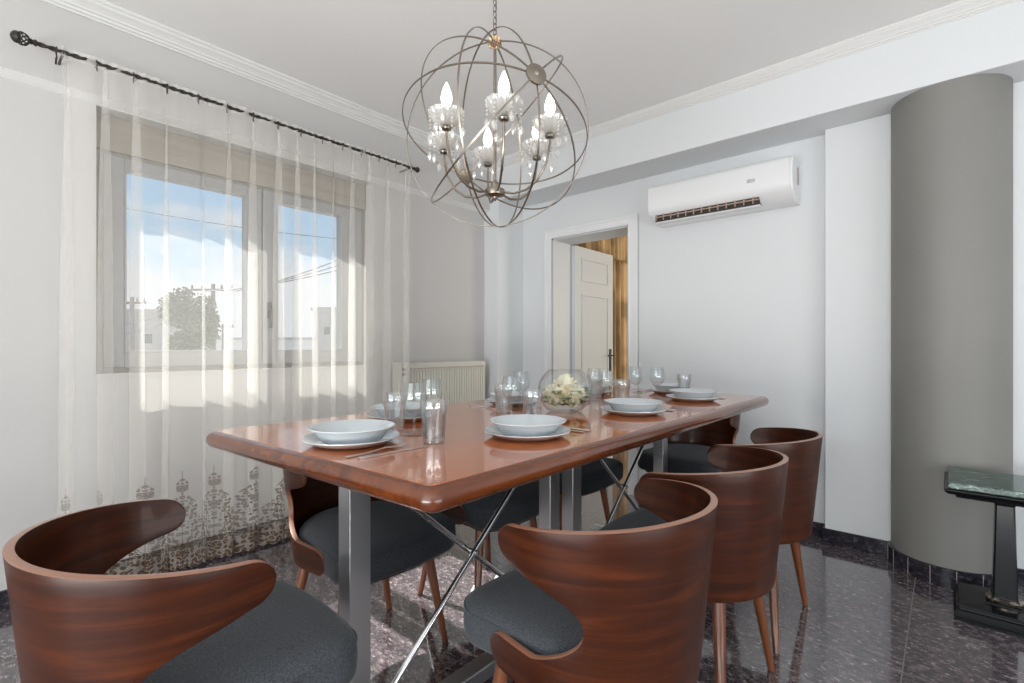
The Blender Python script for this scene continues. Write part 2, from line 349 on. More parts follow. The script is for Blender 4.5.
# walls behind the camera closing the room, large openings added to let light in
b = MB().box((WX, -2.9, 0), (-1.75, -2.7, H)).box((1.55, -2.9, 0), (3.2, -2.7, H)).box((-1.75, -2.9, 2.45), (1.55, -2.7, H)).box((-1.75, -2.9, 0), (1.55, -2.7, .25))
struct(b.build('wall_near', M['wall'], smooth=False))
b = MB().box((3.2, -2.9, 0), (3.4, -1.35, H)).box((3.2, 1.95, 0), (3.4, 7.5, H)).box((3.2, -1.35, 2.45), (3.4, 1.95, H)).box((3.2, -1.35, 0), (3.4, 1.95, .25))
struct(b.build('wall_side', M['wall'], smooth=False))
struct(MB().box((WX, 7.2, 0), (3.2, 7.4, H)).build('wall_other_room', M['wall'], smooth=False))
# baseboards (dark granite)
def base(name, segs):
    b = MB()
    for a, c in segs: b.box(a, c)
    return struct(b.build(name, M['granite_base'], smooth=False, bevel=.002), 'dark granite baseboard')
base('baseboard_window', [((WX, -2.7, 0), (WX+.012, 3.08, .08))])
base('baseboard_back', [((-2.868, BY-.012, 0), (DX0-.08, BY, .08)), ((DX1+.08, BY-.012, 0), (-.547, BY, .08)), ((-.547, 3.328, 0), (-.22, 3.34, .08)), ((.22, 3.328, 0), (3.2, 3.34, .08)), ((-.547, 3.34, 0), (-.535, BY, .08))])
b = MB(); rs = []
struct(MB().lathe([(.2305, 0), (.243, 0), (.243, .082), (.2305, .084)], 96, (0, 3.33, 0), cap0=False, cap1=False).build('baseboard_column', M['granite_base']), 'curved dark granite baseboard')
b = MB()
for i in range(16):
    a = 2*PI*i/16+.12
    b.box((.2425, -.0012, .0), (.2445, .0012, .082), Matrix.Rotation(a, 3, 'Z'), (0, 3.33, 0))
struct(b.build('trim_7', M['stucco'], smooth=False), 'thin pale grout joints of the column baseboard')

# ------------------------------------------------------------------ window
win = bpy.data.objects.new('window_1', None); COL.objects.link(win); struct(win, 'two-sash grey window with shutter box')
fx0, fx1 = WX-.19, WX-.10
def frame(b, y0, y1, z0, z1, wl, wr, wb, wt, x0, x1):
    b.box((x0, y0, z0), (x1, y0+wl, z1)).box((x0, y1-wr, z0), (x1, y1, z1)).box((x0, y0+wl, z0), (x1, y1-wr, z0+wb)).box((x0, y0+wl, z1-wt), (x1, y1-wr, z1)); return b
frame(MB(), .46, 1.975, .99, 2.105, .04, .035, .03, .02, fx0, fx1).build('window_frame', M['pvc_dark'], win, smooth=False, bevel=.003)
MB().box((fx0-.04, .46, 2.105), (fx1+.012, 1.975, 2.28)).build('shutter_box', M['shutter'], win, smooth=False, bevel=.004)
for y0, y1, wl, wr in ((.50, 1.255, .085, .085), (1.262, 1.94, .082, .15)):
    s_ = frame(MB(), y0, y1, 1.02, 2.085, wl, wr, .08, .055, fx0+.015, fx1+.012).build('sash', M['pvc'], win, smooth=False, bevel=.005)
    g_ = MB().box((fx0+.045, y0+wl, 1.10), (fx0+.051, y1-wr, 2.03)).build('pane', M['pane'], s_, smooth=False)
    frame(MB(), y0+wl-.001, y1-wr+.001, 1.099, 2.031, .008, .008, .008, .008, fx0+.06, fx1+.016).build('glazing_bead', M['pvc'], s_, smooth=False)
h_ = MB().box((fx1+.012, 1.285, 1.30), (fx1+.024, 1.31, 1.40)).box((fx1+.024, 1.288, 1.33), (fx1+.05, 1.306, 1.35)).box((fx1+.04, 1.286, 1.24), (fx1+.055, 1.308, 1.36))
h_.build('window_handle', M['vane_grey'], win, bevel=.003)
MB().box((WX-.10, .46, .985), (WX+.012, 1.975, .995)).build('window_sill', M['wall_shaded'], win, smooth=False)

# ------------------------------------------------------------------ doorway
dr = bpy.data.objects.new('door_1', None); COL.objects.link(dr); struct(dr, 'open white panelled door in a white frame')
b = MB()
for (w0, w1, y0) in ((0, .078, BY-.010), (.052, .078, BY-.015), (0, .012, BY-.014)):
    b.box((DX0-w1, y0, 0), (DX0-w0, BY, DZ+w1)).box((DX1+w0, y0, 0), (DX1+w1, BY, DZ+w1)).box((DX0-w0, y0, DZ+w0), (DX1+w0, BY, DZ+w1))
b.build('door_frame', M['white'], dr, smooth=False, bevel=.002)
MB().box((DX0, BY, 0), (DX0+.012, BY+BT, DZ)).box((DX1-.012, BY, 0), (DX1, BY+BT, DZ)).box((DX0, BY, DZ-.012), (DX1, BY+BT, DZ)).build('door_jamb', M['door'], dr, smooth=False)
ly0, ly1, lx = BY+BT+.001, BY+BT+.665, DX0+.012
b = MB().box((lx, ly0, .01), (lx+.04, ly1, 2.03))
for z0, z1 in ((.14, .62), (.78, 1.60), (1.72, 1.93)):
    frame(b, ly0+.10, ly1-.10, z0, z1, .014, .014, .014, .014, lx+.038, lx+.05)
lf = b.build('door_leaf', M['door'], dr, smooth=False, bevel=.002)
MB().box((lx+.04, ly1-.075, .88), (lx+.046, ly1-.035, 1.10)).box((lx+.046, ly1-.06, 1.03), (lx+.085, ly1-.048, 1.042)).box((lx+.075, ly1-.16, 1.03), (lx+.087, ly1-.048, 1.044)).build('door_handle', M['iron'], lf, bevel=.002)

# gold drapes in the other room
gd = thing('gold_drape', 'gold curtain with a pleated valance hanging in the room beyond the doorway', 'curtain', (-2.88, 4.2, 0))
def dr_f(y0, y1, z0, z1, amp, fr, ph=0, xo=0):
    def f(u, v):
        y = y0+(y1-y0)*u; w = math.sin(y*fr+ph)+.4*math.sin(y*fr*2.3+1.3)
        return (xo+amp*w*(1-.3*v), y, z0+(z1-z0)*v)
    return f
MB().grid(dr_f(0.10, 1.75, .02, 2.36, .045, 42), 240, 8).build('drape_panel', M['gold'], gd, angle=180)
MB().grid(dr_f(-.35, 2.1, 2.10, 2.44, .03, 60, .6, .09), 260, 4).build('valance', M['gold'], gd, angle=180)
MB().tube([(0, -.4, 2.40), (0, 2.15, 2.40)], .014).build('curtain_rail', M['brass'], gd)

# ------------------------------------------------------------------ curtain rod and sheer curtain
RX, RZ = -2.87, 2.40
rod = thing('curtain_rod', 'dark twisted metal curtain rod with an egg-shaped cage finial above the window', 'curtain rod', (RX, 1.22, RZ))
b = MB(); ya, yb = -.98, .975
pts = [(0, ya+(yb-ya)*i/400, 0) for i in range(401)]
rs = []
for i, p in enumerate(pts):
    tw = i*.42
    rs.append([(math.cos(a+tw)*.0085*(1+.22*math.cos(2*a)), p[1], math.sin(a+tw)*.0085*(1+.22*math.cos(2*a))) for a in [2*PI*j/10 for j in range(10)]])
b.rings(rs).build('pole', M['iron'], rod)
b = MB()
def ylathe(b, prof, n=20, rx=0, rz=0):
    return b.rings([[(rx+r*math.cos(2*PI*i/n), y, rz+r*math.sin(2*PI*i/n)) for i in range(n)] for r, y in prof])
ylathe(b, [(.012, ya), (.014, ya-.006), (.009, ya-.012), (.012, ya-.018), (.006, ya-.024)])
for k in range(8):      # cage bars
    q = []
    for i in range(13):
        t = i/12; r = .006+.019*math.sin(PI*min(1, t*1.0)**.8); q.append((r*math.cos(2*PI*k/8+t*2.2), ya-.022-.052*t, r*math.sin(2*PI*k/8+t*2.2)))
    b.tube(q, .0028, 6)
ylathe(b, [(.004, ya-.045), (.020, ya-.052), (.0245, ya-.060), (.022, ya-.070), (.012, ya-.078), (.002, ya-.081)])
b.build('finial', M['iron'], rod)
b = MB(); ylathe(b, [(.011, yb), (.013, yb+.004), (.008, yb+.01), (.013, yb+.016), (.019, yb+.024), (.020, yb+.032), (.014, yb+.042), (.003, yb+.047)]); b.build('finial', M['iron'], rod)
for y in (-.90, .93):
    b = MB().tube([(-.175, y, -.01), (-.06, y, -.012), (-.01, y, -.012), (.008, y, -.006), (.012, y, .004)], .005, 8); b.box((-.18, y-.02, -.05), (-.172, y+.02, .03)); b.build('bracket', M['iron'], rod)

cur = thing('sheer_curtain', 'sheer off-white curtain with brown embroidered hem hanging over the window', 'curtain', (RX, 1.22, 0))
cy0, cy1 = -.925, .955
def fold(u, v):
    # v: 0 hem .. 1 top ; fold amplitude calms down to tight gathers at the heading
    ph = u*2*PI*15 + .9*math.sin(u*11.0) + .5*math.sin(u*29+2)
    slow = .5+.5*math.sin(u*2*PI*2.6+.6)
    A = (.018+.022*(.45+.55*slow))*(1-.78*v**5); B = .050*(1-.50*v**4)
    drift = .010*(1-v)*math.sin(u*37+3)
    x = A*math.cos(ph)+.25*A*math.sin(ph*2.1+u*9+v*1.0) + .004*math.sin(u*2*PI*70)*v**6
    y = cy0+(cy1-cy0)*u + B*math.sin(ph+.5)*(.9+.25*math.sin(u*17)) + drift
    z = .035+(2.425-.035)*v
    if v == 0: z -= .012*abs(math.sin(u*2*PI*60))
    return (x-.004, y, z)
cu = MB().grid(fold, 1300, 16, lambda u, v: (u*4.4+.07, .03+2.36*v))
cu.build('sheer_cloth', M['sheer'], cur, angle=180, normals=False)
for i in range(15):
    y = cy0+.005+(cy1-cy0-.01)*i/14; b = MB()
    b.tube([(.0155*math.cos(a), y, .0155*math.sin(a)+RZ-.003) for a in [2*PI*j/14 for j in range(14)]], .0022, 6, closed=True)
    b.tube([(0, y, RZ-.017), (0, y+.002, RZ-.034)], .003, 6)
    if i == 0: b.tube([(0, y, RZ-.034), (0, y-.002, RZ-.062)], .004, 6)
    b.build('curtain_ring', M['iron'], cur)

# ------------------------------------------------------------------ radiator
rd = thing('radiator', 'cream fluted panel radiator on the wall beside the curtain', 'radiator', (WX, 2.12, .15))
b = MB(); n = 30; y0, y1 = .09, .885
pr = []
for i in range(n+1):
    y = y0+(y1-y0)*i/n; w = (y1-y0)/n
    pr += [(y, .098), (y+w*.62, .098), (y+w*.70, .088), (y+w*.92, .088)] if i < n else [(y, .098)]
b.rings([[(x, y, z) for y, x in pr]+[(.075, y1, z), (.075, y0, z)] for z in (.02, .80)])
b.build('front_panel', M['cream'], rd, smooth=False)
MB().box((.03, .0, .0), (.072, .885, .82)).box((.0, .1, .1), (.03, .14, .7)).box((.0, .75, .1), (.03, .79, .7)).build('body', M['cream'], rd, smooth=False, bevel=.004)
b = MB().box((.028, .085, .80), (.102, .885, .855)); b.build('top_cover', M['cream'], rd, smooth=False, bevel=.004)
b = MB()
for i in range(24): b.box((.1022, .10+.032*i, .808), (.104, .118+.032*i, .818))
b.build('outlet_slots', M['vane'], rd, smooth=False)
MB().box((.028, -.005, .0), (.108, .085, .862)).build('end_cap', M['cream'], rd, smooth=False, bevel=.006)
b = MB().box((.1075, .026, .80), (.112, .05, .82)).box((.1075, .026, .765), (.112, .05, .785)); b.build('control_button', M['dark'], rd, smooth=False)

# ------------------------------------------------------------------ air conditioner
ac = thing('air_conditioner', 'white wall mounted split air conditioner between the doorway and the pilaster', 'air conditioner', (-1.56, BY, 1.985))
L_ = .885
sec = [(0, .0), (-.10, .0), (-.155, .022), (-.192, .055), (-.205, .10), (-.205, .215), (-.190, .243), (-.16, .255), (0, .255)]
MB().rings([[(x, y, z) for y, z in sec] for x in (0.004, L_)]).build('body', M['white'], ac, bevel=.005)
MB().rings([[(x, y, z) for y, z in ((-.196, .052), (-.214, .075), (-.217, .10), (-.217, .222), (-.203, .250), (-.17, .262), (-.17, .257), (-.2055, .216), (-.2055, .10), (-.1925, .056))] for x in (-.003, L_-.012)]).build('front_panel', M['white'], ac, angle=50)
MB().box((.035, -.185, .004), (.70, -.10, .05), Matrix.Identity(3)).build('outlet_recess', M['dark'], ac, smooth=False)
b = MB()
for i in range(13):
    x = .04+.052*i; b.box((x, -.193, .012), (x+.006, -.12, .052))
for z, y in ((.012, -.168), (.030, -.190)): b.box((.035, y-.006, z), (.70, y+.006, z+.006))
b.build('air_vane', M['vane'], ac, smooth=False)
MB().box((.03, -.178, -.004), (.705, -.115, .006)).build('flap', M['white'], ac, smooth=False, bevel=.003)
MB().box((L_-.001, -.085, .11), (L_+.003, -.055, .21)).build('side_grille', M['stucco'], ac, smooth=False)
MB().box((.64, -.2195, .135), (.685, -.2165, .155)).build('badge', M['badge'], ac, smooth=False, bevel=.002)

# ------------------------------------------------------------------ pedestal side table
st = thing('side_table', 'small black pedestal side table with a green marble top beside the grey column', 'side table', (.175, 2.895, 0))
def sq(h, z): return [(-h, -h, z), (h, -h, z), (h, h, z), (-h, h, z)]
MB().rings([sq(h, z) for h, z in ((.15, 0), (.15, .012), (.158, .016), (.158, .034), (.150, .044), (.142, .048), (.142, .062), (.06, .066), (.06, .07))]).build('base', M['black'], st, smooth=False, bevel=.002)
b = MB(); b.rings([sq(h, z) for h, z in ((.050, .07), (.038, .095), (.030, .47), (.040, .50), (.05, .507))]); b.build('pedestal', M['black'], st, smooth=False, bevel=.006)
MB().lathe([(.045, .068), (.058, .072), (.060, .082), (.05, .09)], 32).build('collar', M['nickel'], st)
MB().rings([sq(h, z) for h, z in ((.15, .505), (.155, .518), (.178, .522), (.186, .530), (.190, .540), (.182, .543))]).build('top_moulding', M['black'], st, smooth=False, bevel=.002)
MB().box((-.176, -.176, .543), (.176, .176, .570)).build('marble_top', M['marble'], st, smooth=False, bevel=.004)

# ------------------------------------------------------------------ dining table
TZ, TB = .857, .804
TX0, TX1, TY0, TY1 = -1.80, -.728, .535, 2.955
def skew(x, y): return y+.06*(x-TX0)/(TX1-TX0)*max(0, 1-(y-TY0)/.8)
tb = thing('dining_table', 'long glossy cherry wood dining table on steel legs with crossed rods', 'table', (0, 0, 0))
b = MB(); rr_ = .0262; rs = []
for i in range(9):
    a = -PI/2+PI*i/8; ins = rr_*(1-math.cos(a)); z = (TZ+TB)/2+rr_*math.sin(a)
    rs.append([(x, skew(x, y), z) for x, y in rr_outline(TX0+ins, TX1-ins, TY0+ins, TY1-ins, .034-ins*.5, 6)])
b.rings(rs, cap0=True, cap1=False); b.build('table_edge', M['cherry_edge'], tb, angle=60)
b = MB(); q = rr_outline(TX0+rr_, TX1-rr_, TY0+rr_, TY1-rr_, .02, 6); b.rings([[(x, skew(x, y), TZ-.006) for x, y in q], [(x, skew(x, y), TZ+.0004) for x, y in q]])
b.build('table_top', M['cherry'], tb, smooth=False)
MB().box((TX0+.12, TY0+.10, TB-.012), (TX1-.12, TY1-.10, TB+.002)).build('top_support', M['dark'], tb, smooth=False)
PX, PYs = -1.19, (.714, 1.574, 1.729, 2.588)
for y in PYs:
    MB().box((PX-.028, y-.031, .05), (PX+.028, y+.031, TB-.01)).build('leg', M['steel'], tb, bevel=.0012)
for y in PYs:
    MB().rings([[(x, y+dy, z) for dy, z in ((-.035, .006), (.035, .006), (.035, .030), (.012, .05), (-.012, .05), (-.035, .030))] for x in (PX-.42, PX+.42)]).build('foot_bar', M['steel'], tb, bevel=.003)
for a, c in ((.714, 1.574), (1.729, 2.588)):
    MB().box((PX-.03, a+.031, .008), (PX+.03, c-.031, .058)).build('floor_rail', M['steel'], tb, bevel=.004)
    for s_ in (1, -1):
        y0, y1 = (a+.03, c-.03) if s_ == 1 else (c-.03, a+.03)
        xo = PX+.014*s_
        rr2 = []
        MB().tube([(xo, y0, .10), (xo, y1, .80)], .0095, 12).build('cross_rod', M['chrome'], tb)
    MB().tube([(PX-.03, (a+c)/2, .45), (PX+.03, (a+c)/2, .45)], .008, 10).build('rod_bolt', M['chrome'], tb)

# ------------------------------------------------------------------ chairs
def half_curve():
    P = []
    for i in range(61):
        t = PI/2*i/60; P.append((.272*math.sin(t), -.25*math.cos(t)))
    for i in range(1, 31):
        y = .19*i/30; P.append((.272-.012*(y/.19)-.35*y*y, y))
    return P
HC = half_curve(); AL = [0]
for p, q in zip(HC, HC[1:]): AL.append(AL[-1]+math.dist(p, q))
def at_s(s):
    a = abs(s); k = 1
    while k < len(AL)-1 and AL[k] < a: k += 1
    t = (a-AL[k-1])/(AL[k]-AL[k-1]); x = HC[k-1][0]+(HC[k][0]-HC[k-1][0])*t; y = HC[k-1][1]+(HC[k][1]-HC[k-1][1])*t
    return (math.copysign(x, s), y)
def s_of_y(y):
    for a, p in zip(AL, HC):
        if p[1] >= y: return a
    return AL[-1]
ST, SL, SN = s_of_y(.072), s_of_y(.142), s_of_y(-.135)
def shell_pt(s, h):
    x, y = at_s(s); f = (h-.38)/.35; k = .865+.135*f
    return (x*k, y*k if y < 0 else y, h)
ZT, ZB, ZN = .742, .385, .565
def make_chair():
    root = thing('dining_chair', '', 'chair')
    b = MB(); bm = b.bm; NV = 6
    # columns in the solid back part
    back = [SN*(i/20) for i in range(-20, 21)]
    def zt(s): return ZT+.036*(1-(abs(s)/ST)**2)
    def solid(s):
        return [ZB+(ZN-ZB)*j/NV for j in range(NV+1)]+[ZN+(zt(s)-ZN)*j/NV for j in range(1, NV+1)]
    VB = [[bm.verts.new(shell_pt(s, h)) for h in solid(s)] for s in back]
    for A, Bc in zip(VB, VB[1:]):
        for j in range(2*NV): b.face([A[j], Bc[j], Bc[j+1], A[j+1]])
    for sg in (1, -1):
        # wing
        prev = VB[-1][NV:] if sg == 1 else VB[0][NV:]
        K = 30
        for i in range(1, K+1):
            t = (i/K)**1.5 if i < K*.6 else (lambda a: a)( (.6**1.5)+(1-.6**1.5)*math.sin(PI/2*((i/K)-.6)/.4) )
            s = SN+(ST-SN)*t
            top = zt(s); low = ZN+.108*t**.45
            e = max(0, (t-.80)/.20); mid = (top+low)/2+.006*0; hh = (top-low)/2*math.sqrt(max(0.0004, 1-e**2.6))
            mid = (top+low)/2-.004*e
            if e > 0: top, low = mid+hh, mid-hh
            cur_ = [bm.verts.new(shell_pt(sg*s, low+(top-low)*j/NV)) for j in range(NV+1)]
            for j in range(NV): b.face([prev[j], cur_[j], cur_[j+1], prev[j+1]])
            prev = cur_
        prev = VB[-1][:NV+1] if sg == 1 else VB[0][:NV+1]
        for i in range(1, K+1):
            t = (i/K)**1.5 if i < K*.6 else ( (.6**1.5)+(1-.6**1.5)*math.sin(PI/2*((i/K)-.6)/.4) )
            s = SN+(SL-SN)*t
            top = ZN-.092*min(1, t/.45)**.42 - .006*max(0, t-.45); low = ZB+.0*t
            e = max(0, (t-.82)/.18); mid = (top+low)/2; hh = (top-low)/2*math.sqrt(max(0.0004, 1-e**2.6))
            if e > 0: top, low = mid+hh, mid-hh
            cur_ = [bm.verts.new(shell_pt(sg*s, low+(top-low)*j/NV)) for j in range(NV+1)]
            for j in range(NV): b.face([prev[j], cur_[j], cur_[j+1], prev[j+1]])
            prev = cur_
    sh = b.build('backrest_shell', [M['walnut'], M['ply_edge']], root, angle=50)
    so = sh.modifiers.new('ply', 'SOLIDIFY'); so.thickness = .015; so.offset = 0; so.material_offset_rim = 1; so.use_even_offset = True
    be = sh.modifiers.new('soft', 'BEVEL'); be.width = .0025; be.segments = 2; be.limit_method = 'ANGLE'; be.angle_limit = R(50)
    # cushion outline
    P = []
    for i in range(48):
        a = PI+PI*i/47; P.append((.222*math.cos(a), .205*math.sin(a)))
    yf, wf, rc = .298, .238, .085
    for i in range(1, 6): P.append((.222+.008*i/5, .19*i/6))
    for i in range(9):
        a = PI/2*i/8; P.append((wf-rc+rc*math.cos(a), yf-rc+rc*math.sin(a)-.0))
    for i in range(1, 6): P.append(((wf-rc)*(1-i/3), yf+.012*(1-(1-i/3)**2)))
    for i in range(9):
        a = PI/2+PI/2*i/8; P.append((-(wf-rc)+rc*math.cos(a), yf-rc+rc*math.sin(a)))
    for i in range(1, 6): P.append((-.222-.008*(1-i/5.0), .19*(1-i/6)))
    rs = []
    prof = [(.97, .392), (1.0, .405), (1.008, .44), (1.0, .468), (.975, .482), (.93, .490), (.8, .496), (.55, .500), (.25, .502), (.02, .503)]
    for k, z in prof: rs.append([(x*k, (y-.03)*k+.03, z) for x, y in P])
    st_ = MB().rings(rs).build('seat', M['fabric'], root, angle=80)
    MB().tube([(x*.998, (y-.03)*.998+.03, .470) for x, y in P], .0032, 6, closed=True).build('seat_piping', M['fabric'], st_)
    MB().rings([[(x*.86, (y-.03)*.86+.03, z) for x, y in P] for z in (.372, .394)]).build('seat_base', M['walnut'], root)
    for sx in (1, -1):
        for (tx, ty), (bx, by) in (((.165, .165), (.226, .205)), ((.15, -.12), (.226, -.16))):
            b = MB(); k = 8
            b.tube([(sx*(tx+(bx-tx)*i/k), ty+(by-ty)*i/k, .380*(1-i/k)) for i in range(k+1)], [.0205-.0095*i/k for i in range(k+1)], 14)
            lg = b.build('leg', M['leg_wood'], root)
            MB().tube([(sx*(bx-.0025), by-.0016*(1 if by > 0 else -1), .012), (sx*bx, by, 0)], .0112, 12).build('foot_glide', M['dark'], lg)
    return root
chair0 = make_chair()
CH = [
 ((-1.198, .320), 0, 'walnut curved-back chair at the near end of the table, cushion in full view'),
 ((-.642, 1.06), 90-6, 'walnut tub chair, largest of the row of three, facing the first cross rods'),
 ((-.63, 1.67), 90-2, 'walnut tub chair, the middle one of the row of three'),
 ((-.63, 2.235), 90-1, 'walnut tub chair at the far end of the row of three, by the dark baseboard'),
 ((-1.64, 1.02), -90, 'walnut chair on the window side, seat seen behind the first steel leg'),
 ((-1.64, 1.635), -90, 'walnut chair in the middle of the window side, seat seen past the first crossed rods'),
 ((-1.64, 2.27), -90, 'walnut chair on the window side by the radiator, third along the table'),
 ((-1.19, 3.02), 180, 'walnut chair at the far end of the table, back turned to the doorway wall'),
]
for i, ((x, y), rz, lab) in enumerate(CH):
    c = chair0 if i == 0 else copy_tree(chair0)
    c.location = (x, y, 0); c.rotation_euler = (0, 0, R(rz)); c['label'] = lab; c['group'] = 'dining chairs around the table'

# ------------------------------------------------------------------ table ware
T = TZ+.0006
def plate_mesh():
    p = [(.001, .004), (.085, .004), (.10, .010), (.128, .020), (.1305, .0215), (.1305, .0185), (.112, .0085), (.092, 0), (.088, -.0005), (.086, .0015), (.001, .0015)]
    return MB().lathe(p[::-1], 64, cap0=True, cap1=True)
def bowl_mesh():
    p = [(.001, .0055), (.062, .0055), (.078, .014), (.094, .034), (.112, .0435), (.1155, .0455), (.116, .0435), (.098, .030), (.084, .009), (.070, .001), (.060, 0), (.058, .0025), (.001, .0025)]
    return MB().lathe(p[::-1], 64)
plate0 = plate_mesh().build('dinner_plate', M['porcelain'], angle=60)
bowl0 = bowl_mesh().build('soup_bowl', M['porcelain'], angle=60)
def fork_mesh():
    b = MB(); L = .195
    def hz(y): return .0022+.004*math.exp(-((y-.12)/.03)**2)*1.2+(.006 if y > .165 else 0)*((y-.165)/.03)
    st_ = [(0, .0055), (.01, .0075), (.03, .007), (.06, .0045), (.10, .0032), (.118, .0034), (.128, .0085), (.140, .0118), (.150, .012)]
    b.rings([[(-w, y, hz(y)-.0009), (w, y, hz(y)-.0009), (w, y, hz(y)+.0009), (-w, y, hz(y)+.0009)] for y, w in st_])
    for k in range(4):
        x = -.0102+.0068*k
        b.rings([[(x-w, y, hz(y)-.0008), (x+w, y, hz(y)-.0008), (x+w, y, hz(y)+.0008), (x-w, y, hz(y)+.0008)] for y, w in ((.149, .0016), (.175, .0015), (L, .0007))])
    return b
def knife_mesh():
    b = MB()
    sec = [(0, -.006, .006), (.01, -.0085, .0085), (.05, -.0075, .0075), (.095, -.0055, .0055), (.105, -.009, .006), (.15, -.0105, .006), (.19, -.0095, .0055), (.208, -.002, .0045), (.213, .002, .0035)]
    b.rings([[(a, y, .0012), (c, y, .0006 if y < .1 else .001), (c, y, .0045 if y < .1 else .0032), (a, y, .0035 if y < .1 else .0018)] for y, a, c in sec]); return b
fork0 = fork_mesh().build('fork', M['cutlery'], angle=40); knife0 = knife_mesh().build('table_knife', M['cutlery'], angle=40)
def tumbler_mesh():
    def md(t, z, r):
        if r > .0285 and .006 < z < .080: return 1-.055*abs(math.cos(4.5*t))**3
        return 1
    outer = [(.001, 0), (.026, 0), (.030, .003), (.0305, .008), (.0325, .040), (.0345, .076), (.0372, .083), (.0385, .118), (.0375, .120)]
    inner = [(.0358, .118), (.0345, .085), (.0310, .078), (.0280, .030), (.026, .016), (.020, .013), (.001, .012)]
    return MB().lathe(outer+inner, 72, mod=md)
def wine_mesh():
    outer = [(.001, .001), (.030, 0), (.0325, .0015), (.030, .003), (.012, .006), (.0055, .012), (.0040, .030), (.0042, .055), (.008, .064), (.022, .072), (.034, .088), (.0385, .107), (.0375, .130), (.0325, .156), (.0318, .160)]
    inner = [(.0308, .1595), (.0318, .150), (.0362, .130), (.0372, .107), (.0328, .090), (.021, .075), (.008, .068), (.001, .066)]
    return MB().lathe(outer+inner, 48)
tum0 = tumbler_mesh().build('water_tumbler', M['thin_thick'], angle=40); wine0 = wine_mesh().build('wine_glass', M['thin'], angle=60)
SET = [  # plate xy, cutlery offset axis, phrase
 ((-1.255, .745), 'x', 'at the near end of the table'),
 ((-.957, 1.155), 'y', 'before the largest chair of the row of three'),
 ((-.960, 1.83), 'y', 'before the middle chair of the row of three'),
 ((-.965, 2.47), 'y', 'before the far chair of the row of three'),
 ((-1.53, 1.12), '-y', 'by the window, first behind the near-end setting'),
 ((-1.53, 1.75), '-y', 'by the window, middle of that side'),
 ((-1.53, 2.40), '-y', 'by the window, far end of that side'),
 ((-1.20, 2.76), '-x', 'at the far end of the table'),
]
first = {}
def put(src, loc, rz, label, cat, group, key):
    o = src if key not in first else src.copy()
    if key in first: COL.objects.link(o)
    first[key] = 1; o.location = loc; o.rotation_euler = (0, 0, rz)
    return tag(o, label, cat, group)
for (x, y), ax, ph in SET:
    put(plate0, (x, y, T), 0, 'pale dinner plate '+ph, 'plate', 'dinner plates', 'p')
    put(bowl0, (x+.002, y, T+.0045), 0, 'pale soup bowl on the plate '+ph, 'bowl', 'soup bowls', 'b')
    for j, (src, nm, cat, gr) in enumerate(((fork0, 'fork', 'fork', 'forks'), (knife0, 'knife', 'knife', 'table knives'))):
        d = .158+.030*j
        if ax == 'x': loc, rz = (x+d, y-.11+.015*j, T), R(5-7*j)
        elif ax == '-x': loc, rz = (x-d, y+.10, T), PI
        elif ax == 'y': loc, rz = (x+.10, y+d, T), R(90)
        else: loc, rz = (x-.10, y-d, T), R(-90)
        put(src, loc, rz, 'steel %s beside the plate %s' % (nm, ph), cat, gr, nm)
for (x, y, ph) in ((-1.093, .905, 'in front of the near-end plate, its facets reflected in the table'), (-1.350, .955, 'behind the near-end bowl, at its window side'), (-1.09, 1.345, 'behind the second bowl, before the flower vase'),
                   (-1.37, 1.50, 'by the window-side middle setting'), (-1.12, 2.03, 'just past the flower vase'), (-1.39, 2.24, 'by the far window-side plate'), (-1.075, 2.63, 'at the far corner against the pale wall')):
    put(tum0, (x, y, T), random.random(), 'faceted clear water tumbler '+ph, 'glass', 'water tumblers', 't')
for (x, y, ph) in ((-1.235, .945, 'just behind the tumbler nearest the table corner, lower of a pair'), (-1.33, 1.09, 'behind the near-end glasses, taller of a pair'), (-1.235, 1.40, 'behind the second bowl, in front of the vase'), (-1.41, 1.66, 'beside the flower vase, on its window side'),
                   (-1.20, 2.02, 'directly past the flower vase'), (-1.335, 2.14, 'second past the flower vase'), (-1.255, 2.42, 'in front of the doorway edge'), (-1.145, 2.45, 'standing alone against the pale wall')):
    put(wine0, (x, y, T), 0, 'clear stemmed wine glass '+ph.replace('nearest', 'by'), 'wine glass', 'wine glasses', 'w')

